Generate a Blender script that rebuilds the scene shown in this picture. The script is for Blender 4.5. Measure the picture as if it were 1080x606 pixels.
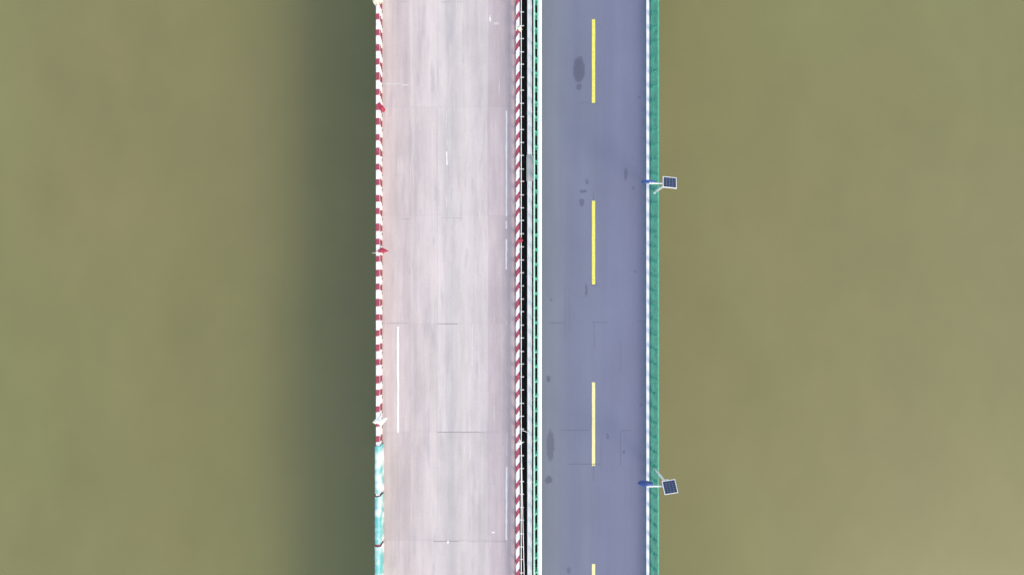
import bpy, bmesh, math, random
from mathutils import Vector, Matrix, noise as mnoise

R = math.radians
random.seed(7)
scene = bpy.context.scene
for o in list(bpy.data.objects):
    bpy.data.objects.remove(o)
col = scene.collection

# ------------------------------------------------------------------ camera
S = 14.5            # photograph pixels per metre on the road surface (6 m dash = 88 px)
DH = 53.2           # drone height above the road surface
cam_d = bpy.data.cameras.new('camera')
cam_d.sensor_width = 36.0
cam_d.lens = 36.0 * DH / (1080.0 / S)
cam_d.clip_start = 0.5
cam_d.clip_end = 5000
cam = bpy.data.objects.new('camera', cam_d)
col.objects.link(cam)
cam.location = (0, 0, DH)
cam.rotation_euler = (0, 0, 0)
scene.camera = cam

# ------------------------------------------------------------------ sky, sun, exposure
SUN_EL, SUN_AZ = 43.0, -42.0       # azimuth in degrees from +X towards +Y
SUN_STRENGTH, SKY_STRENGTH, SUN_ANGLE = 0.5, 0.15, 16.0
world = bpy.data.worlds.new('World')
scene.world = world
world.use_nodes = True
wn, wl = world.node_tree.nodes, world.node_tree.links
bg = wn['Background']
sky = wn.new('ShaderNodeTexSky')
sky.sky_type = 'NISHITA'
sky.sun_disc = False
sky.sun_elevation = R(SUN_EL)
sky.sun_rotation = R(90 - SUN_AZ)
sky.air_density = 1.0
sky.dust_density = 1.0
sky.ozone_density = 1.0
wl.new(sky.outputs[0], bg.inputs[0])
bg.inputs[1].default_value = SKY_STRENGTH
sd = bpy.data.lights.new('sun', 'SUN')
sd.energy = SUN_STRENGTH
sd.angle = R(SUN_ANGLE)
sd.color = (1.0, 0.955, 0.88)
sun = bpy.data.objects.new('sun', sd)
col.objects.link(sun)
ce = math.cos(R(SUN_EL))
sdir = Vector((ce * math.cos(R(SUN_AZ)), ce * math.sin(R(SUN_AZ)), math.sin(R(SUN_EL))))
sun.rotation_euler = sdir.to_track_quat('Z', 'Y').to_euler()
sun.location = sdir * 120
scene.view_settings.view_transform = 'Standard'
scene.view_settings.look = 'None'
scene.view_settings.gamma = 1.0
scene.view_settings.exposure = 1.8
scene.view_settings.use_curve_mapping = False
scene.view_settings.use_white_balance = True          # the drone camera balanced for the blue skylight
scene.view_settings.white_balance_temperature = 8200
scene.view_settings.white_balance_tint = 10

def PX(px, h=0.0):                   # photo column -> metres at height h above the road
    return (px - 540.0) / S * (DH - h) / DH
def PY(py, h=0.0):
    return (303.0 - py) / S * (DH - h) / DH

# ------------------------------------------------------------------ materials
def new_mat(name):
    m = bpy.data.materials.new(name)
    m.use_nodes = True
    return m, m.node_tree.nodes, m.node_tree.links, m.node_tree.nodes['Principled BSDF']

def coords(n, l, scale=(1, 1, 1), kind='pos'):
    if kind == 'pos':
        g = n.new('ShaderNodeNewGeometry'); src = g.outputs['Position']
    else:
        g = n.new('ShaderNodeTexCoord'); src = g.outputs['Object']
    mp = n.new('ShaderNodeMapping')
    mp.inputs['Scale'].default_value = scale
    l.new(src, mp.inputs['Vector'])
    return mp.outputs[0]

def noise_n(n, l, vec, scale, detail=4, rough=0.6):
    t = n.new('ShaderNodeTexNoise')
    t.inputs['Scale'].default_value = scale
    t.inputs['Detail'].default_value = detail
    t.inputs['Roughness'].default_value = rough
    l.new(vec, t.inputs['Vector'])
    return t.outputs['Fac']

def maprange(n, l, v, a, b, c, d, smooth=False):
    t = n.new('ShaderNodeMapRange')
    if smooth:
        t.interpolation_type = 'SMOOTHSTEP'
    for i, x in enumerate((a, b, c, d)):
        t.inputs[i + 1].default_value = x
    l.new(v, t.inputs[0])
    return t.outputs[0]

def mathn(n, l, op, a, b=None):
    t = n.new('ShaderNodeMath'); t.operation = op
    for i, v in enumerate((a, b)):
        if v is None: continue
        if isinstance(v, (int, float)): t.inputs[i].default_value = v
        else: l.new(v, t.inputs[i])
    return t.outputs[0]

def mixc(n, l, fac, a, b, mode='MIX'):
    t = n.new('ShaderNodeMix'); t.data_type = 'RGBA'; t.blend_type = mode
    if isinstance(fac, (int, float)): t.inputs[0].default_value = fac
    else: l.new(fac, t.inputs[0])
    for idx, v in ((6, a), (7, b)):
        if isinstance(v, tuple): t.inputs[idx].default_value = (v[0], v[1], v[2], 1)
        else: l.new(v, t.inputs[idx])
    return t.outputs[2]

def grey(n, l, v):
    c = n.new('ShaderNodeCombineColor')
    for i in range(3): l.new(v, c.inputs[i])
    return c.outputs[0]

def bump(n, l, b, h, strength=0.3, dist=0.01):
    t = n.new('ShaderNodeBump')
    t.inputs['Strength'].default_value = strength
    t.inputs['Distance'].default_value = dist
    l.new(h, t.inputs['Height'])
    l.new(t.outputs[0], b.inputs['Normal'])

def simple(name, c, rough=0.6, var=0.25, scale=3.0, metal=0.0, stretch=(1, 1, 1), dirt=None, dirt_amt=(0.55, 0.75)):
    m, n, l, b = new_mat(name)
    v = coords(n, l, stretch)
    f = noise_n(n, l, v, scale, 5, 0.65)
    k = maprange(n, l, f, 0.3, 0.7, 1 - var, 1 + var)
    cc = mixc(n, l, 1.0, c, grey(n, l, k), 'MULTIPLY')
    if dirt:
        f2 = noise_n(n, l, coords(n, l), scale * 2.3, 6, 0.7)
        cc = mixc(n, l, maprange(n, l, f2, dirt_amt[0], dirt_amt[1], 0, 1, True), cc, dirt)
    l.new(cc, b.inputs['Base Color'])
    b.inputs['Roughness'].default_value = rough
    b.inputs['Metallic'].default_value = metal
    bump(n, l, b, f, 0.2, 0.01)
    return m

M = {}
M['concrete'] = simple('weathered concrete', (0.30, 0.29, 0.27), 0.85, 0.2, 1.2)
M['parapet_white'] = simple('white railing paint', (0.60, 0.58, 0.57), 0.6, 0.16, 2.6, dirt=(0.40, 0.34, 0.33), dirt_amt=(0.55, 0.80))
M['band_red'] = simple('red railing paint', (0.27, 0.032, 0.055), 0.55, 0.25, 3.0, dirt=(0.46, 0.30, 0.30), dirt_amt=(0.58, 0.80))
M['tick_dark'] = simple('dark kerb tick', (0.05, 0.045, 0.045), 0.9, 0.2)
M['guard_green'] = simple('teal guardrail paint', (0.024, 0.265, 0.185), 0.45, 0.30, 3.5, dirt=(0.11, 0.29, 0.22), dirt_amt=(0.55, 0.85))
M['guard_pale'] = simple('sunlit mint paint', (0.30, 0.50, 0.41), 0.45, 0.12, 2.5)  # sunlit pale green of the rail tops put into the colour
M['kerb_green'] = simple('dull green kerb paint', (0.018, 0.17, 0.125), 0.7, 0.35, 3.0, dirt=(0.10, 0.12, 0.11), dirt_amt=(0.55, 0.8))
M['line_white'] = simple('white road paint', (0.80, 0.79, 0.76), 0.6, 0.05, 2.0, dirt=(0.55, 0.56, 0.58), dirt_amt=(0.66, 0.9))
M['duct'] = simple('pale duct paint', (0.68, 0.68, 0.66), 0.4, 0.07, 1.5)
M['duct_sleeve'] = simple('grey plastic sleeve', (0.37, 0.375, 0.375), 0.5, 0.10, 3.0)
M['bracket'] = simple('galvanised bracket', (0.50, 0.48, 0.48), 0.5, 0.2, 4.0, 0.3)
M['cable'] = simple('white cable sheath', (0.72, 0.68, 0.68), 0.5, 0.1, 3.0)
M['pole_white'] = simple('white pole enamel', (0.66, 0.66, 0.65), 0.35, 0.04)
M['panel_cell'] = simple('dark blue photovoltaic cell', (0.016, 0.026, 0.058), 0.18, 0.3, 6.0)
M['panel_back'] = simple('pale panel backing', (0.14, 0.16, 0.22), 0.4, 0.05)
M['sign_blue'] = simple('blue sign enamel', (0.006, 0.048, 0.23), 0.35, 0.12)
M['flag_red'] = simple('red flag cloth', (0.33, 0.025, 0.05), 0.8, 0.25, 5.0)
M['cloth_white'] = simple('off white cloth', (0.60, 0.60, 0.55), 0.85, 0.12, 5.0)
M['cloth_cream'] = simple('cream cloth', (0.58, 0.55, 0.42), 0.85, 0.12, 5.0)
M['steel'] = simple('dark steel', (0.10, 0.10, 0.11), 0.5, 0.2)
M['joint_dark'] = simple('dark slab joint', (0.20, 0.19, 0.20), 0.9, 0.3, 2.0)
M['seam'] = simple('dark joint filler', (0.085, 0.090, 0.125), 0.9, 0.2)

# sheeting
m, n, l, b = new_mat('turquoise and white sheeting')
f = noise_n(n, l, coords(n, l, (0.8, 0.8, 0.8)), 1.1, 3, 0.55)
cc = mixc(n, l, maprange(n, l, f, 0.38, 0.60, 0, 1, True), (0.54, 0.58, 0.57), (0.09, 0.36, 0.355))
l.new(cc, b.inputs['Base Color']); b.inputs['Roughness'].default_value = 0.45
M['sheeting'] = m

# turbid water
m, n, l, b = new_mat('turbid olive water')
big = noise_n(n, l, coords(n, l, (1, 0.8, 1)), 0.035, 3, 0.5)
mid = noise_n(n, l, coords(n, l, (1, 0.6, 1)), 0.16, 4, 0.6)
c1 = mixc(n, l, maprange(n, l, big, 0.32, 0.68, 0, 1, True), (0.153, 0.149, 0.060), (0.160, 0.145, 0.064))
k = maprange(n, l, mid, 0.25, 0.75, 0.935, 1.06)
cc = mixc(n, l, 1.0, c1, grey(n, l, k), 'MULTIPLY')
l.new(cc, b.inputs['Base Color'])
b.inputs['Roughness'].default_value = 0.12
b.inputs['IOR'].default_value = 1.33
rip = noise_n(n, l, coords(n, l, (1.0, 0.5, 1)), 1.3, 5, 0.6)
bump(n, l, b, rip, 0.12, 0.05)
M['water'] = m

# pale concrete slabs: traffic streaks along Y, pinkish dust, per-slab tone
m, n, l, b = new_mat('pale worn concrete paving')
g = n.new('ShaderNodeNewGeometry')
sx = n.new('ShaderNodeSeparateXYZ'); l.new(g.outputs['Position'], sx.inputs[0])
wob = noise_n(n, l, coords(n, l, (0.35, 0.10, 1)), 1.0, 3, 0.5)
xw = mathn(n, l, 'ADD', sx.outputs['X'], maprange(n, l, wob, 0.2, 0.8, -0.14, 0.14))
t = maprange(n, l, xw, PX(403), PX(544), 0, 1)
ramp = n.new('ShaderNodeValToRGB'); l.new(t, ramp.inputs[0])
stops = [(0.00, (0.425, 0.352, 0.335)), (0.05, (0.418, 0.352, 0.334)), (0.13, (0.385, 0.334, 0.320)), (0.20, (0.368, 0.322, 0.310)), (0.225, (0.405, 0.358, 0.342)),
         (0.24, (0.375, 0.335, 0.322)), (0.33, (0.405, 0.366, 0.350)), (0.40, (0.425, 0.388, 0.372)), (0.45, (0.405, 0.372, 0.358)), (0.475, (0.365, 0.336, 0.330)), (0.53, (0.355, 0.328, 0.326)),
         (0.57, (0.400, 0.366, 0.354)), (0.66, (0.410, 0.374, 0.364)), (0.70, (0.378, 0.346, 0.342)), (0.785, (0.392, 0.358, 0.352)), (0.80, (0.348, 0.306, 0.316)), (0.91, (0.352, 0.308, 0.312)),
         (0.935, (0.425, 0.345, 0.332)), (1.0, (0.46, 0.340, 0.332))]
e = ramp.color_ramp.elements
e[0].position, e[0].color = stops[0][0], (*stops[0][1], 1)
e[1].position, e[1].color = stops[-1][0], (*stops[-1][1], 1)
for p, c in stops[1:-1]:
    q = e.new(p); q.color = (*c, 1)
cc = ramp.outputs[0]
st1 = noise_n(n, l, coords(n, l, (1.4, 0.09, 1)), 1.0, 5, 0.65)
st2 = noise_n(n, l, coords(n, l, (4.5, 0.16, 1)), 1.0, 4, 0.6)
blot = noise_n(n, l, coords(n, l, (0.5, 0.25, 1)), 1.0, 6, 0.65)
fine = noise_n(n, l, coords(n, l), 6.0, 5, 0.7)
oi = n.new('ShaderNodeObjectInfo')
for v, lo, hi in ((st1, 0.88, 1.11), (st2, 0.95, 1.05), (blot, 0.90, 1.09), (fine, 0.955, 1.035)):
    cc = mixc(n, l, 1.0, cc, grey(n, l, maprange(n, l, v, 0.27, 0.73, lo, hi)), 'MULTIPLY')
cc = mixc(n, l, 1.0, cc, grey(n, l, maprange(n, l, oi.outputs['Random'], 0, 1, 0.945, 1.045)), 'MULTIPLY')
dust = noise_n(n, l, coords(n, l, (0.45, 0.11, 1)), 1.0, 5, 0.62)
cc = mixc(n, l, maprange(n, l, dust, 0.50, 0.68, 0, 0.45, True), cc, (0.47, 0.425, 0.40))
smear = noise_n(n, l, coords(n, l, (1.1, 0.14, 1)), 1.7, 5, 0.6)
cc = mixc(n, l, maprange(n, l, smear, 0.52, 0.70, 0, 0.50, True), cc, (0.285, 0.262, 0.272))
scr = noise_n(n, l, coords(n, l, (9.0, 0.30, 1)), 1.0, 3, 0.5)
cc = mixc(n, l, maprange(n, l, scr, 0.68, 0.76, 0, 0.45, True), cc, (0.62, 0.59, 0.59))
dk = noise_n(n, l, coords(n, l, (6.0, 0.35, 1)), 1.0, 3, 0.5)
cc = mixc(n, l, 1.0, cc, (1.05, 1.015, 1.02), 'MULTIPLY')
cc = mixc(n, l, maprange(n, l, dk, 0.66, 0.80, 0, 0.28, True), cc, (0.25, 0.235, 0.25))
l.new(cc, b.inputs['Base Color']); b.inputs['Roughness'].default_value = 0.85
bump(n, l, b, fine, 0.3, 0.01)
M['paving'] = m
M['paving_joint'] = simple('paving joint filler', (0.31, 0.285, 0.29), 0.9, 0.25, 1.0)

# blue grey asphalt with stains
m, n, l, b = new_mat('blue grey asphalt')
g = n.new('ShaderNodeNewGeometry')
sx = n.new('ShaderNodeSeparateXYZ'); l.new(g.outputs['Position'], sx.inputs[0])
wob = noise_n(n, l, coords(n, l, (0.3, 0.06, 1)), 1.0, 3, 0.5)
xw = mathn(n, l, 'ADD', sx.outputs['X'], maprange(n, l, wob, 0.2, 0.8, -0.4, 0.4))
t = maprange(n, l, xw, PX(571), PX(682), 0, 1)
ramp = n.new('ShaderNodeValToRGB'); l.new(t, ramp.inputs[0])
stops = [(0.0, (0.118, 0.131, 0.160)), (0.14, (0.122, 0.136, 0.172)), (0.30, (0.108, 0.119, 0.170)), (0.46, (0.112, 0.124, 0.174)),
         (0.6, (0.106, 0.117, 0.174)), (0.74, (0.112, 0.123, 0.184)), (0.86, (0.110, 0.120, 0.182)), (0.92, (0.107, 0.117, 0.178)), (1.0, (0.103, 0.112, 0.168))]
e = ramp.color_ramp.elements
e[0].position, e[0].color = stops[0][0], (*stops[0][1], 1)
e[1].position, e[1].color = stops[-1][0], (*stops[-1][1], 1)
for p, c in stops[1:-1]:
    q = e.new(p); q.color = (*c, 1)
cc = ramp.outputs[0]
st1 = noise_n(n, l, coords(n, l, (1.6, 0.05, 1)), 1.0, 5, 0.6)
blot = noise_n(n, l, coords(n, l, (0.22, 0.10, 1)), 1.0, 5, 0.6)
fine = noise_n(n, l, coords(n, l), 7.0, 5, 0.7)
for v, lo, hi in ((st1, 0.955, 1.045), (blot, 0.92, 1.09), (fine, 0.95, 1.05)):
    cc = mixc(n, l, 1.0, cc, grey(n, l, maprange(n, l, v, 0.27, 0.73, lo, hi)), 'MULTIPLY')
# spilled-oil and patch stains: (px, py, half width px, half height px, strength)
stains = [(610.5, 73.5, 6.8, 14, .75), (611, 92, 3.4, 4, .6), (612, 62, 2.0, 3, .5), (615, 202, 4.0, 2.0, .6), (613.5, 213, 3.2, 4.0, .6),
          (618.3, 306, 1.3, 8, .6), (619, 192, 2.0, 3.0, .45), (660, 184, 2.0, 7.5, .6), (668, 198, 1.5, 2.0, .5), (674.5, 103, 1.6, 1.4, .5),
          (667, 166, 1.1, 1.4, .4), (578.5, 399.5, 2.6, 4.0, .6), (580.5, 470, 4.4, 17, .55), (580, 456, 2.2, 5, .35), (578.8, 506, 4.0, 4.6, .65),
          (640.5, 459.5, 1.6, 2.6, .5), (658, 476, 1.6, 2.2, .5), (600, 601, 1.8, 4.0, .5), (581.5, 316, 1.5, 2.0, .45), (676.5, 427, 3, 2, .3),
          (670, 286, 1.6, 1.6, .4), (626, 300, 4, 2, .3), (630, 20, 1, 1, .0)]
pv = coords(n, l)
dn = n.new('ShaderNodeTexNoise'); dn.inputs['Scale'].default_value = 3.2; dn.inputs['Detail'].default_value = 5
l.new(pv, dn.inputs['Vector'])
va = n.new('ShaderNodeVectorMath'); va.operation = 'SUBTRACT'; l.new(dn.outputs['Color'], va.inputs[0]); va.inputs[1].default_value = (.5, .5, .5)
vs = n.new('ShaderNodeVectorMath'); vs.operation = 'SCALE'; l.new(va.outputs[0], vs.inputs[0]); vs.inputs['Scale'].default_value = 0.30
vb = n.new('ShaderNodeVectorMath'); vb.operation = 'ADD'; l.new(pv, vb.inputs[0]); l.new(vs.outputs[0], vb.inputs[1])
tot = None
for (px, py, hw, hh, k) in stains:
    if k <= 0: continue
    d = n.new('ShaderNodeVectorMath'); d.operation = 'SUBTRACT'; l.new(vb.outputs[0], d.inputs[0]); d.inputs[1].default_value = (PX(px), PY(py), 0)
    q = n.new('ShaderNodeVectorMath'); q.operation = 'MULTIPLY'; l.new(d.outputs[0], q.inputs[0]); q.inputs[1].default_value = (S / hw, S / hh, 0)
    ln = n.new('ShaderNodeVectorMath'); ln.operation = 'LENGTH'; l.new(q.outputs[0], ln.inputs[0])
    v = maprange(n, l, ln.outputs['Value'], 0.72, 1.12, k, 0, True)
    tot = v if tot is None else mathn(n, l, 'MAXIMUM', tot, v)
cc = mixc(n, l, tot, cc, (0.050, 0.052, 0.085))
# faint lighter scuffs
sc = noise_n(n, l, coords(n, l, (4.0, 0.6, 1)), 1.0, 4, 0.6)
cc = mixc(n, l, maprange(n, l, sc, 0.70, 0.80, 0, 0.25, True), cc, (0.24, 0.25, 0.29))
l.new(cc, b.inputs['Base Color']); b.inputs['Roughness'].default_value = 0.8
bump(n, l, b, fine, 0.3, 0.01)
M['asphalt'] = m

# yellow paint, some dashes more faded than others
m, n, l, b = new_mat('yellow road paint')
f = noise_n(n, l, coords(n, l), 5.0, 5, 0.7)
cc = mixc(n, l, maprange(n, l, f, 0.3, 0.7, 0, 1), (0.56, 0.50, 0.055), (0.60, 0.54, 0.12))
cc = mixc(n, l, 1.0, cc, grey(n, l, maprange(n, l, f, 0.3, 0.7, 0.9, 1.08)), 'MULTIPLY')
cc = mixc(n, l, maprange(n, l, f, 0.66, 0.8, 0, 0.5, True), cc, (0.22, 0.20, 0.14))
l.new(cc, b.inputs['Base Color']); b.inputs['Roughness'].default_value = 0.6
M['line_yellow'] = m
M['line_yellow_faded'] = simple('faded yellow road paint', (0.61, 0.54, 0.24), 0.6, 0.08, 4.0, dirt=(0.40, 0.36, 0.24), dirt_amt=(0.62, 0.85))
M['gap_shade'] = simple('black gap shade', (0.012, 0.014, 0.016), 0.9, 0.3, 2.0)  # near-black colour standing in for deep shade between the decks

# worn white paint on the pale deck
m, n, l, b = new_mat('worn white paint')
f = noise_n(n, l, coords(n, l, (1, 0.4, 1)), 4.0, 5, 0.7)
cc = mixc(n, l, maprange(n, l, f, 0.50, 0.75, 0, 0.7, True), (0.66, 0.62, 0.60), (0.46, 0.42, 0.41))
l.new(cc, b.inputs['Base Color']); b.inputs['Roughness'].default_value = 0.7
M['worn_white'] = m
M['dust_white'] = simple('thin white dust', (0.475, 0.435, 0.42), 0.85, 0.12, 4.0, dirt=(0.40, 0.365, 0.355), dirt_amt=(0.48, 0.62))

# ------------------------------------------------------------------ mesh helpers
def box(bm, x0, x1, y0, y1, z0, z1):
    vs = [bm.verts.new((x, y, z)) for z in (z0, z1) for y in (y0, y1) for x in (x0, x1)]
    for f in ((0, 2, 3, 1), (4, 5, 7, 6), (0, 1, 5, 4), (2, 6, 7, 3), (0, 4, 6, 2), (1, 3, 7, 5)):
        bm.faces.new([vs[i] for i in f])

def prism_y(bm, prof, y0, y1):       # closed XZ profile (counter-clockwise) swept along Y
    a = [bm.verts.new((x, y0, z)) for x, z in prof]
    c = [bm.verts.new((x, y1, z)) for x, z in prof]
    k = len(prof)
    for i in range(k):
        bm.faces.new((a[i], a[(i + 1) % k], c[(i + 1) % k], c[i]))
    bm.faces.new(a[::-1]); bm.faces.new(c)

def tube(bm, pts, r, seg=8):
    rings = []
    for i, p in enumerate(pts):
        p = Vector(p)
        a = Vector(pts[max(0, i - 1)]); c = Vector(pts[min(len(pts) - 1, i + 1)])
        d = (c - a).normalized()
        u = d.orthogonal().normalized() if abs(d.z) > .9 else d.cross(Vector((0, 0, 1))).normalized()
        w = d.cross(u)
        rr = r[i] if isinstance(r, (list, tuple)) else r
        rings.append([bm.verts.new(p + (u * math.cos(2 * math.pi * k / seg) + w * math.sin(2 * math.pi * k / seg)) * rr) for k in range(seg)])
    for i in range(len(rings) - 1):
        for k in range(seg):
            bm.faces.new((rings[i][k], rings[i][(k + 1) % seg], rings[i + 1][(k + 1) % seg], rings[i + 1][k]))
    bm.faces.new(rings[0][::-1]); bm.faces.new(rings[-1])

def mesh(name, bm, mat, smooth=False, bevel=0):
    if bevel:
        bmesh.ops.bevel(bm, geom=list(bm.edges), offset=bevel, segments=1, affect='EDGES')
    bmesh.ops.recalc_face_normals(bm, faces=bm.faces)
    me = bpy.data.meshes.new(name)
    bm.to_mesh(me); bm.free()
    me.materials.append(M[mat])
    if smooth:
        for p in me.polygons: p.use_smooth = True
    return me

def link(name, me, parent=None, loc=(0, 0, 0)):
    o = bpy.data.objects.new(name, me)
    col.objects.link(o)
    o.location = loc
    if parent: o.parent = parent
    return o

def tag(o, label, cat=None, group=None, kind=None):
    if label: o['label'] = label
    if cat: o['category'] = cat
    if group: o['group'] = group
    if kind: o['kind'] = kind
    return o

def thing(name, label, cat, loc=(0, 0, 0), group=None):
    return tag(link(name, None, None, loc), label, cat, group)

def made(name, fn, mat, parent=None, loc=(0, 0, 0), smooth=False, bevel=0):
    bm = bmesh.new(); fn(bm)
    return link(name, mesh(name, bm, mat, smooth, bevel), parent, loc)

L = 110.0          # half length of what is built of the bridges
V = 25.0           # half length within which every piece is an object of its own
WZ = -12.5          # water level
PIERS = (-75, -45, -15, 15, 45, 75)

# ------------------------------------------------------------------ water
def water_fn(bm):
    a = 1500
    bm.faces.new([bm.verts.new(p) for p in ((-a, -a, WZ), (a, -a, WZ), (a, a, WZ), (-a, a, WZ))])
made('water', water_fn, 'water')['kind'] = 'structure'

# ------------------------------------------------------------------ bridges (deck slab, girders, piers)
LX0, LX1 = PX(402.4), .548        # pale bridge, railings included
LPX0 = PX(403.2) - .31
RX0, RX1 = PX(567.0), 10.60                 # asphalt bridge
def bridge(label, x0, x1):
    t = thing('bridge', label, 'bridge', ((x0 + x1) / 2, 0, WZ))
    cx = (x0 + x1) / 2
    def put(name, fn, mat='concrete'):
        made(name, fn, mat, t, (-cx, 0, -WZ))
    put('deck_slab', lambda bm: box(bm, x0, x1, -L, L, -0.38, -0.05))
    w = x1 - x0
    for i in range(4):
        gx = x0 + w * (i + .5) / 4
        put('girder', lambda bm: prism_y(bm, [(gx - .3, -1.75), (gx + .3, -1.75), (gx + .45, -.381), (gx - .45, -.381)], -L, L))
    for py in PIERS:
        put('pier_cap', lambda bm: box(bm, x0 + .4, x1 - .4, py - .8, py + .8, -2.85, -1.753))
        for s in (.25, .75):
            px = x0 + w * s
            put('pier_column', lambda bm: tube(bm, [(px, py, WZ - 4), (px, py, -2.86)], .65, 16))
    return t
left_bridge = bridge('pale worn concrete bridge on the left, between the red and white railings', LPX0, LX1)
made('gap_shade_sheet', lambda bm: box(bm, LX1 + .003, RX0 + .25, -L, L, -1.30, -1.25), 'gap_shade', left_bridge, (-(LPX0 + LX1) / 2, 0, -WZ))  # added black sheet that keeps the gap between the bridges dark
bridge('narrower bridge on the right carrying the blue grey asphalt road', RX0, RX1)

# ------------------------------------------------------------------ pale road of concrete slabs
road_l = made('road', lambda bm: box(bm, LPX0 + .004, LX1 - .004, -L, L, -0.046, -0.006), 'paving_joint')
tag(road_l, 'pale pinkish concrete slab road with worn white marks', None, None, 'structure')
xs = [PX(402.6), PX(432), PX(461.5), PX(515.2), PX(543.8)]
P = 114.0 / S
rows = [PY(341) + P * k for k in range(-13, 14)]
far = bmesh.new()
for r in range(len(rows) - 1):
    y0, y1 = rows[r], rows[r + 1]
    for c in range(4):
        gap = .005
        x0, x1 = xs[c] + (gap if c else 0), xs[c + 1] - (gap if c < 3 else 0)
        if y1 > -V and y0 < V:
            dz = random.uniform(-.0015, .0015)
            made('paving_slab', lambda bm: box(bm, x0, x1, y0 + gap, y1 - gap, -.03, dz), 'paving', road_l)
        else:
            box(far, x0, x1, y0 + gap, y1 - gap, -.03, 0)
o = link('paving_slab', mesh('paving_slab', far, 'paving'), road_l)
tag(o, None, None, None, 'stuff')

def strip(name, px0, px1, py0, py1, mat, parent, z=.004, wob=0.0, cut=0.15):
    """painted strip lying on the road, edges slightly uneven"""
    bm = bmesh.new()
    x0, x1, ya, yb = PX(px0), PX(px1), PY(py1), PY(py0)
    kk = max(2, int((yb - ya) / .35))
    prev = None
    for i in range(kk + 1):
        y = ya + (yb - ya) * i / kk
        a = bm.verts.new((x0 + random.uniform(-wob, wob), y, z)); c = bm.verts.new((x1 + random.uniform(-wob, wob), y, z))
        if prev: bm.faces.new((prev[0], prev[1], c, a))
        prev = (a, c)
    return link(name, mesh(name, bm, mat), parent)

for (a, b_, c, d) in ((533.4, 534.9, 117, 228), (533.2, 534.6, 233, 241), (533.4, 534.8, 252, 284), (533.6, 534.9, 338, 343),
                      (419.0, 420.8, 344, 456), (533.3, 535.0, 492, 569), (534.0, 535.2, 455, 480), (470.6, 471.8, 160, 174),
                      (497.6, 498.5, 342, 385), (470.4, 471.3, 206, 219), (470.6, 471.2, 118, 131)):
    strip('worn_line', a, b_, c, d, 'dust_white' if a in (497.6, 534.0, 470.4, 470.6, 533.6) and c != 160 else 'worn_white', road_l, .005, .02)

def splat(name, px, py, hw, hh, mat, parent, z=.006, n=18, jag=.35):
    def fn(bm):
        vs = []
        for i in range(n):
            a = 2 * math.pi * i / n
            k = 1 + random.uniform(-jag, jag)
            vs.append(bm.verts.new((PX(px + hw * k * math.cos(a)), PY(py + hh * k * math.sin(a)), z)))
        bm.faces.new(vs)
    return made(name, fn, mat, parent)
for (px, py, hw, hh) in ((413, 88.5, 7, .9), (428, 89.5, 4, .8), (523, 25, 3, 1.2), (517, 20, .7, 3), (472.5, 571.5, .9, 1.4), (520, 561, 1.8, .8)):
    splat('paint_splash', px, py, hw, hh, 'dust_white' if hw > 2 else 'worn_white', road_l, jag=.5)
for i in range(14):                        # scraped white scribble
    px, py = 482 + random.uniform(-7, 6), 242 + random.uniform(-9, 9)
    dx, dy = random.uniform(1.0, 2.4), random.uniform(-6, -3)
    def fn(bm):
        w = random.uniform(.018, .04)
        a, c = Vector((PX(px), PY(py), .006)), Vector((PX(px + dx), PY(py + dy), .006))
        u = (c - a).cross(Vector((0, 0, 1))).normalized() * w
        m_ = (a + c) / 2 + u * random.uniform(-2, 2)
        vs = [a, m_ - u, c, m_ + u]
        bm.faces.new([bm.verts.new(v) for v in vs])
    made('scrape_mark', fn, 'dust_white', road_l)
for (a, b_, py) in ((462, 505, 455.3), (505, 534, 455.6), (461, 483, 341.3), (457, 484, 570.4), (494, 534, 570.6), (465, 488, 2.4), (411, 430, 2.2), (408, 430, 340.5), (466, 488, 229.8), (414, 432, 231)):
    strip('crack_seal', a, b_, py - .3, py + .3, 'joint_dark' if a in (462, 461, 457) else 'paving_joint', road_l, .0045)

# ------------------------------------------------------------------ asphalt road
road_r = made('road', lambda bm: box(bm, RX0 + .02, RX1 - .02, -L, L, -0.046, 0.0), 'asphalt')
tag(road_r, 'blue grey asphalt road with a broken yellow centre line', None, None, 'structure')
for k in range(-3, 4):
    a = 20.5 + 191.2 * k + 191.2
    strip('yellow_dash', 624.3, 627.7, a, a + 88, 'line_yellow' if k <= 0 else 'line_yellow_faded', road_r, .004, .006)
strip('edge_line', 568.4, 571.4, 303 - L * S, 303 + L * S, 'line_white', road_r, .004, .004)
strip('edge_line', 681.6, 684.9, 303 - L * S, 303 + L * S, 'line_white', road_r, .004, .004)
for (a, b_, py) in ((580, 596, 340.2), (624, 641, 339.6), (671, 681, 338.8), (592, 620, 453.4), (655, 666, 453.6), (600, 634, 489), (612, 631, 108.8)):
    strip('crack_seal', a, b_, py - .3, py + .3, 'seam', road_r, .004)
for (px, y0, y1, w) in ((626.3, 490, 508, .3), (654.6, 455, 490, .25), (654.9, 360, 392, .18), (626.8, 340, 368, .22), (596, 300, 356, .15), (600.5, 300, 350, .15), (634, 455, 498, .15), (625.8, 202, 211, .2)):
    strip('crack_seal', px - w, px + w, y0, y1, 'seam', road_r, .004)

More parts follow.
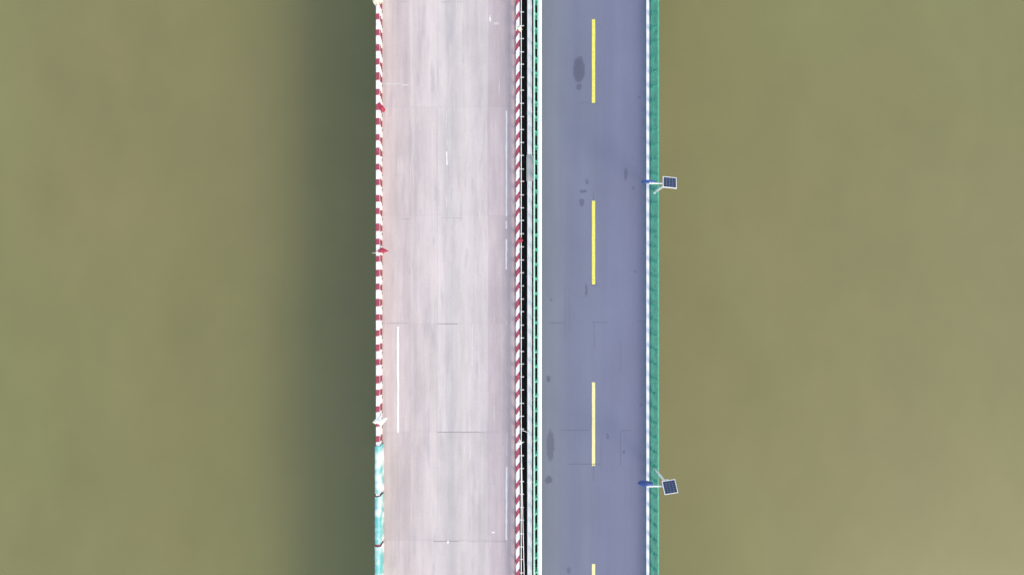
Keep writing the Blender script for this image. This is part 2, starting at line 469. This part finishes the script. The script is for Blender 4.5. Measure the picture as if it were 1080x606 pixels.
# ------------------------------------------------------------------ red and white railings
PB = 15.6 / S                               # band period
def railing(label, x_in, sgn, slant, phase):
    """x_in: inner (road) foot, sgn -1 when it stands to the left of the road; local x grows away from the road"""
    t = thing('bridge_railing', label, 'railing', (x_in, 0, 0.0))
    w, h = .28, 1.0
    q = lambda prof: [(sgn * x, z) for x, z in prof]
    made('kerb', lambda bm: prism_y(bm, q([(0, .003), (w, .003), (w, .13), (.02, .13)]), -L, L), 'parapet_white', t)
    made('top_rail', lambda bm: prism_y(bm, q([(.05, .91), (w - .02, .91), (w, .93), (w, .98), (w - .03, h), (.06, h), (.03, .97), (.03, .93)]), -L, L), 'parapet_white', t)
    made('middle_rail', lambda bm: prism_y(bm, q([(.01, .48), (.08, .48), (.08, .60), (.01, .60)]), -L, L), 'parapet_white', t)
    e_ = .004
    def band(path, seed, nm):
        rnd = random.Random(seed)
        bm = bmesh.new()
        b0, b1 = -.22 + rnd.uniform(-.07, .07), .22 + rnd.uniform(-.07, .07)
        prev = None
        for (x, z, k) in path:
            a, c = bm.verts.new((sgn * x, b0 + k, z)), bm.verts.new((sgn * x, b1 + k, z))
            if prev: bm.faces.new((prev[0], prev[1], c, a))
            prev = (a, c)
        return mesh(nm, bm, 'band_red')
    top_path = [(.05, .91 - e_, 0), (.03 - e_, .93, 0), (.03 - e_, .97, 0), (.058, h + e_, .02), (w - .028, h + e_, slant), (w + e_, .98, slant), (w + e_, .93, slant)]
    kerb_path = [(-e_, .012, 0), (.02 - e_, .13 + e_, 0), (w + e_, .13 + e_, slant), (w + e_, .012, slant)]
    mid_path = [(.05, .48 - e_, 0), (.01 - e_, .48 - e_, 0), (.01 - e_, .60 + e_, 0), (.05, .60 + e_, 0)]
    bands = [(band(top_path, i, 'red_band'), band(kerb_path, i + 9, 'red_kerb_band'), band(mid_path, i + 20, 'red_rail_band')) for i in range(5)]
    bm = bmesh.new(); prism_y(bm, q([(.10, .131), (.22, .131), (.20, .909), (.12, .909)]), -.05, .05); post = mesh('post', bm, 'parapet_white')
    bm = bmesh.new(); box(bm, -.012 if sgn > 0 else -.02, .02 if sgn > 0 else .012, -.10, .10, .005, .085); slot = mesh('kerb_tick', bm, 'tick_dark')  # small dark block at the foot of the kerb
    y, k = -L + phase, 0
    farb, farp = bmesh.new(), bmesh.new()
    while y < L - .5:
        if abs(y) < V:
            yy = y + random.uniform(-.08, .08)
            link('red_band', bands[k % 5][0], t, (0, yy, 0))
            link('red_kerb_band', bands[k % 5][1], t, (0, yy, 0))
            link('red_rail_band', bands[k % 5][2], t, (0, yy, 0))
            link('post', post, t, (0, y - .28, 0))
            link('kerb_tick', slot, t, (0, y - .36, 0))
        else:
            for me, dst, dy in ((bands[k % 5][0], farb, 0), (bands[k % 5][1], farb, 0), (bands[k % 5][2], farb, 0), (post, farp, -.28)):
                tmp = me.copy(); tmp.transform(Matrix.Translation((0, y + dy, 0))); dst.from_mesh(tmp); bpy.data.meshes.remove(tmp)
        y += PB; k += 1
    link('red_band', mesh('red_band', farb, 'band_red'), t)['kind'] = 'stuff'
    link('post', mesh('post', farp, 'parapet_white'), t)['kind'] = 'stuff'
    return t
par_l = railing('red and white banded railing along the open water, left edge of the pale road', PX(403.2), -1, .0, 0.2)
par_m = railing('red and white banded railing beside the dark gap between the two bridges', PX(543.7), 1, .30, 0.1)
# outer pipe rail and stubs on the gap side of the middle railing
rx = PX(549.7, 1.0)
px_m = PX(543.7)
made('pipe_rail', lambda bm: tube(bm, [(rx - px_m, -L, .93), (rx - px_m, L, .93)], .028, 8), 'cable', par_m)
bm = bmesh.new(); box(bm, .302, PX(552.6, .9) - px_m, -.03, .03, .88, .92); stub = mesh('bracket', bm, 'bracket')
k = -V
while k < V:
    link('bracket', stub, par_m, (0, k + random.uniform(-.03, .03), 0)); k += .93

# ------------------------------------------------------------------ green guardrails
PS = 1.05
def guardrail(label, x_in, sgn, phase, kerb_w, top_mat):
    """sgn +1 when it stands to the right of the road; local x grows away from the road"""
    t = thing('guardrail', label, 'guardrail', (x_in, 0, 0))
    q = lambda prof: [(sgn * x, z) for x, z in prof]
    made('kerb', lambda bm: prism_y(bm, q([(0.02, .003), (kerb_w, .003), (kerb_w, .10), (.04, .10)]), -L, L), 'kerb_green', t)
    hl = PS * 2 - .006
    def sec(nm, prof, mat):
        bm = bmesh.new(); prism_y(bm, q(prof), -hl, hl); return mesh(nm, bm, mat)
    low = sec('lower_rail', [(.03, .40), (.11, .40), (.11, .50), (.03, .50)], 'guard_green')
    mid_ = sec('middle_rail', [(.03, .72), (.05, .70), (.11, .70), (.13, .72), (.13, .80), (.11, .82), (.05, .82), (.03, .80)], top_mat)
    top = sec('top_rail', [(.31, 1.12), (.40, 1.12), (.43, 1.15), (.43, 1.20), (.40, 1.23), (.34, 1.23), (.31, 1.20)], top_mat)
    bm = bmesh.new()
    prism_y(bm, q([(.06, .10), (.30, .10), (.26, .60), (.40, 1.118), (.32, 1.118), (.18, .82), (.132, .80), (.132, .42), (.112, .38)]), -.07, .07)
    post = mesh('post', bm, 'guard_green')
    bm = bmesh.new(); prism_y(bm, q([(.05, .101), (.34, .101), (.34, .122), (.05, .122)]), -.12, .12); plate = mesh('base_plate', bm, 'guard_green')
    farm = bmesh.new()
    n_sec = int(L / (PS * 4))
    for i in range(-n_sec, n_sec + 1):
        yc = i * PS * 4 + phase
        near = abs(yc) < V + 2
        pieces = [(nm, me, yc) for nm, me in (('lower_rail', low), ('middle_rail', mid_), ('top_rail', top))]
        for j in range(4):
            yp = yc + (j - 1.5) * PS
            pieces += [('post', post, yp), ('base_plate', plate, yp)]
        for nm, me, y in pieces:
            if near: link(nm, me, t, (0, y, 0))
            else:
                tmp = me.copy(); tmp.transform(Matrix.Translation((0, y, 0))); farm.from_mesh(tmp); bpy.data.meshes.remove(tmp)
    link('rail_run', mesh('rail_run', farm, 'guard_green'), t)['kind'] = 'stuff'
    return t
guardrail('teal green steel guardrail at the open water, right edge of the asphalt road', PX(685.2), 1, .3, .54, 'guard_green')
guardrail('mint green steel guardrail beside the pale duct in the gap', PX(568.2), -1, .1, .11, 'guard_pale')

# ------------------------------------------------------------------ pale duct in the gap
DX = PX(558.6, .2)
duct = thing('utility_duct', 'pale white utility duct running along the gap between the bridges', 'duct', (DX, 0, 0))
w = .17
dprof = [(-w, -.14), (w, -.14), (w, .12), (w - .05, .17), (-w + .05, .17), (-w, .12)]
SEC = 4.0
for i in range(-14, 15):
    bm = bmesh.new(); prism_y(bm, dprof, i * SEC * 2 - SEC + .006, i * SEC * 2 + SEC - .006)
    link('duct_section', mesh('duct_section', bm, 'duct'), duct)
yc, hl = PY(177, .2), 14 / S
def sl(bm):
    a = .225
    prof = [(-a, -.18), (a, -.18), (a, .15), (a - .07, .22), (-a + .07, .22), (-a, .15)]
    prism_y(bm, prof, yc - hl + .1, yc + hl - .1)
    for s in (-1, 1):
        ring0 = [bm.verts.new((x, yc + s * (hl - .1), z)) for x, z in prof]
        ring1 = [bm.verts.new((x * .85, yc + s * hl, z * .85)) for x, z in prof]
        for i in range(6): bm.faces.new((ring0[i], ring0[(i + 1) % 6], ring1[(i + 1) % 6], ring1[i]))
made('grey_sleeve', sl, 'duct_sleeve', duct)
for i in range(-9, 10):
    y = i * 3.0 + .8
    made('support_bracket', lambda bm: box(bm, -w - .05, RX0 - DX + .05, y - .05, y + .05, -.20, -.142), 'steel', duct)

# ------------------------------------------------------------------ loose cable beside the middle railing
def cab(bm):
    pts = []
    for i in range(90):
        py = 300 + i * 5
        x = 549.7 + (max(0, py - 468) / 138.0) ** 1.1 * 3.1 if py < 606 else 552.8 + (py - 606) * .004
        z = .99 - .25 * min(1, max(0, (py - 468) / 138.0))
        pts.append((PX(x, z), PY(py, z), z))
    tube(bm, pts, .026, 6)
tag(made('cable', cab, 'cable', smooth=True), 'white cable lying on the middle railing and drifting into the gap', 'cable')
def cab2(bm):
    tube(bm, [(PX(550.4, .95), PY(453.5, .95), .965), (PX(553.5, .8), PY(454.6, .8), .7), (PX(556, .4), PY(455.6, .4), .38), (PX(557.6, .2), PY(454.2, .2), .19)], .022, 6)
tag(made('tie_strap', cab2, 'cable', smooth=True), 'short white strap from the middle railing across to the pale duct', 'strap')

# ------------------------------------------------------------------ solar powered blue discs on poles
def solar_sign(label, base, disc_c, disc_d, rz, wL):
    bx_, by_ = base
    t = thing('solar_sign', label, 'road sign', (bx_, by_, .101), 'solar powered blue signs on the right guardrail')
    z0 = 0.0
    H = 4.87
    made('pole', lambda bm: tube(bm, [(0, 0, 0), (0, 0, 2.2), (0, 0, H)], [.085, .08, .075], 12), 'pole_white', t, smooth=False)
    made('base_flange', lambda bm: tube(bm, [(0, 0, 0.001), (0, 0, .02)], .11, 12), 'pole_white', t)
    dx = disc_c - bx_
    made('arm', lambda bm: tube(bm, [(-.03, -.02, 4.74), (dx * .55, -.02, 4.75), (dx + .02, -.02, 4.75)], .05, 10), 'pole_white', t)
    def disc_fn(bm):
        r = disc_d / 2
        prof = [(0, .06), (r - .02, .06), (r, .08), (r, .16), (r - .02, .18), (0, .18)]
        seg = 36
        rings = []
        for (rr, y) in prof[1:-1]:
            rings.append([bm.verts.new((dx + rr * math.cos(2 * math.pi * k / seg), y, 4.54 + rr * math.sin(2 * math.pi * k / seg))) for k in range(seg)])
        for a, c in zip(rings, rings[1:]):
            for k in range(seg): bm.faces.new((a[k], a[(k + 1) % seg], c[(k + 1) % seg], c[k]))
        bm.faces.new(rings[0]); bm.faces.new(rings[-1])
    disc = made('sign_disc', disc_fn, 'sign_blue', t)
    for s in (.06, .24):
        made('clamp', lambda bm: box(bm, dx + s, dx + s + .06, -.07, .058, 4.69, 4.81), 'pole_white', disc)
    made('battery_box', lambda bm: box(bm, .061, .26, -.14, .14, 3.55, 3.95), 'pole_white', t, bevel=.015)
    # panel tilted 30 degrees towards +Y
    W, Lp = wL
    bm = bmesh.new(); box(bm, -W / 2, W / 2, -Lp / 2, Lp / 2, -.02, .012)
    pan = link('solar_panel', mesh('solar_panel', bm, 'panel_back'), t, (0.04, .0, H + .12))
    pan.rotation_euler = (R(-26), 0, R(rz))
    def frame_fn(bm):
        f = .036
        for (x0, x1, y0, y1) in ((-W / 2 - .03, W / 2 + .03, Lp / 2 - .012, Lp / 2 + f - .012), (-W / 2 - .03, W / 2 + .03, -Lp / 2 - f + .012, -Lp / 2 + .012),
                                 (-W / 2 - f + .012, -W / 2 + .012, -Lp / 2 + .013, Lp / 2 - .013), (W / 2 - .012, W / 2 + f - .012, -Lp / 2 + .013, Lp / 2 - .013)):
            box(bm, x0, x1, y0, y1, -.03, .03)
    made('frame', frame_fn, 'pole_white', pan)
    nx, ny = 4, 6
    cw, ch = (W - .06) / nx, (Lp - .06) / ny
    bm = bmesh.new(); box(bm, -cw / 2 + .011, cw / 2 - .011, -ch / 2 + .009, ch / 2 - .009, 0, .004); cell = mesh('cell', bm, 'panel_cell')
    for i in range(nx):
        for j in range(ny):
            link('cell', cell, pan, (-W / 2 + .03 + cw * (i + .5), -Lp / 2 + .03 + ch * (j + .5), .0125))
    made('panel_mount', lambda bm: tube(bm, [(0, 0, H - .02), (0.04, 0, H + .09)], .05, 8), 'pole_white', t)
    return t
solar_sign('solar panel on white pole with blue disc sign, upper of the two', (PX(689.8), PY(203)), 9.04, .86, -6, (.86, .80))
solar_sign('solar panel on white pole with blue disc sign, lower of the two', (PX(690.0), PY(493)), 8.86, .98, 9, (.84, .84))

# ------------------------------------------------------------------ flags and cloths on the railings
def cloth(name, label, cat, pts_px, h, mat, seed, amp=.05, group=None, drop=0.0):
    """small rumpled cloth; outline in photo pixels at height h; real thickness"""
    rnd = random.Random(seed)
    P2 = [Vector((PX(x, h), PY(y, h))) for x, y in pts_px]
    c = sum(P2, Vector((0, 0))) / len(P2)
    bm = bmesh.new()
    K = 5
    rings = []
    N = len(P2) * 4
    for r in range(1, K + 1):
        ring = []
        for i in range(N):
            s = i / 4.0
            a, d = P2[int(s) % len(P2)], P2[(int(s) + 1) % len(P2)]
            p = c + (a.lerp(d, s % 1.0) - c) * (r / K)
            z = h + amp * mnoise.noise(Vector((p.x * 6, p.y * 6, seed * 3.7))) + amp * 1.2 * (1 - r / K) - drop * (r / K) ** 2
            ring.append(bm.verts.new((p.x + rnd.uniform(-.01, .01), p.y + rnd.uniform(-.01, .01), z)))
        rings.append(ring)
    cv = bm.verts.new((c.x, c.y, h + amp * 1.5))
    for i in range(N):
        bm.faces.new((cv, rings[0][i], rings[0][(i + 1) % N]))
        for a, d in zip(rings, rings[1:]):
            bm.faces.new((a[i], d[i], d[(i + 1) % N], a[(i + 1) % N]))
    bmesh.ops.recalc_face_normals(bm, faces=bm.faces)
    bmesh.ops.solidify(bm, geom=list(bm.faces), thickness=.012)
    o = link(name, mesh(name, bm, mat))
    return tag(o, label, cat, group)

G = 'flags and cloths tied to the railings'
cloth('flag', 'crumpled red flag on the left railing, nearer the top of the photo', 'flag', [(396.5, 107.5), (400, 107), (404, 112), (406.5, 115), (405, 118.5), (402, 117), (398, 112.5)], 1.02, 'flag_red', 1, .05, G, .08)
cloth('flag', 'red pennant flag lying across the left railing near mid height of the photo', 'flag', [(394, 265), (398, 263.6), (402, 260.6), (406, 262.4), (410, 264.6), (405, 266.2), (399, 266.2)], 1.03, 'flag_red', 2, .05, G, .1)
cloth('flag', 'small red flag tied to the middle railing beside the dark gap', 'flag', [(546, 253.4), (548.4, 252), (549.4, 247.5), (550.4, 252), (552, 253), (550, 255.4), (547.6, 255)], 1.05, 'flag_red', 3, .04, G, .06)
cloth('cloth', 'white diamond shaped cloth draped over the left railing above the turquoise sheeting', 'cloth', [(392.2, 445.4), (397.5, 440), (400, 437.6), (402.4, 441), (407.6, 440), (408.2, 442), (404.4, 446), (402.4, 448.4), (398, 448)], 1.04, 'cloth_white', 4, .06, G, .08)
cloth('cloth', 'cream cloth bundle on the left railing at the top edge of the photo', 'cloth', [(391.6, -4), (396, -7), (402, -5), (403.5, 0), (401, 3.5), (398.5, 7), (395.4, 5.5), (393, 2)], 1.04, 'cloth_cream', 5, .12, G, .1)
cloth('cloth', 'cream cloth knot on the middle railing near the top of the photo', 'cloth', [(545, 29), (547, 27), (549, 26), (549.5, 29), (551, 31), (549, 33.5), (547, 32)], 1.06, 'cloth_cream', 6, .06, G, .06)
cloth('cloth', 'white cloth knot on the middle railing near the bottom of the photo', 'cloth', [(545, 467), (547, 464.6), (548, 461.5), (549, 465), (551.4, 467), (549, 468.6), (547.4, 469.6)], 1.06, 'cloth_white', 7, .06, G, .06)
# short sticks carrying the two red flags of the left railing
def stick(x0, y0, x1, y1, z):
    return lambda bm: tube(bm, [(PX(x0, z), PY(y0, z), z), (PX(x1, z), PY(y1, z), z + .03)], .016, 6)
tag(made('flag_stick', stick(392.8, 266.8, 402, 266.6, 1.012), 'cloth_white'), 'thin white stick under the red pennant flag on the left railing', 'stick')

# ------------------------------------------------------------------ turquoise and white sheeting over the lower end of the left railing
def sheeting(label, py0, py1, seed):
    ya, yb = PY(py1, .9), PY(py0, .9)
    xi = PX(403.2)
    prof = [(.10, .02), (.045, .30), (.03, .62), (.0, .98), (-.06, 1.04), (-.18, 1.05), (-.28, 1.04), (-.345, .97), (-.36, .70), (-.37, .45)]
    bm = bmesh.new()
    ny = max(6, int((yb - ya) / .12))
    prev = None
    for i in range(ny + 1):
        y = ya + (yb - ya) * i / ny
        row = []
        for j, (x, z) in enumerate(prof):
            nn = mnoise.noise(Vector((x * 5, y * 2.6, z * 4 + seed * 9.1)))
            n2 = mnoise.noise(Vector((x * 9, y * 7, z * 9 + seed * 5.3)))
            k = .035 * abs(nn) + .02 * abs(n2)
            ox = .0 if 4 <= j <= 6 else (1 if j < 4 else -1)
            edge = .05 * nn if i in (0, ny) else 0
            row.append(bm.verts.new((xi + x + ox * (k + .004), y + edge, z + (k if 3 <= j <= 7 else 0))))
        if prev:
            for j in range(len(prof) - 1): bm.faces.new((prev[j], prev[j + 1], row[j + 1], row[j]))
        prev = row
    bmesh.ops.recalc_face_normals(bm, faces=bm.faces)
    return tag(link('sheeting', mesh('sheeting', bm, 'sheeting', True)), label, 'plastic sheet', 'sheeting wrapped over the left railing')
sheeting('turquoise and white sheeting on the left railing, topmost just below the white cloth', 470, 520, 1)
sheeting('turquoise and white sheeting on the left railing, middle of the three wrapped lengths', 523, 573, 2)
sheeting('turquoise and white sheeting on the left railing, lowest and cut by the bottom edge', 576, 660, 3)
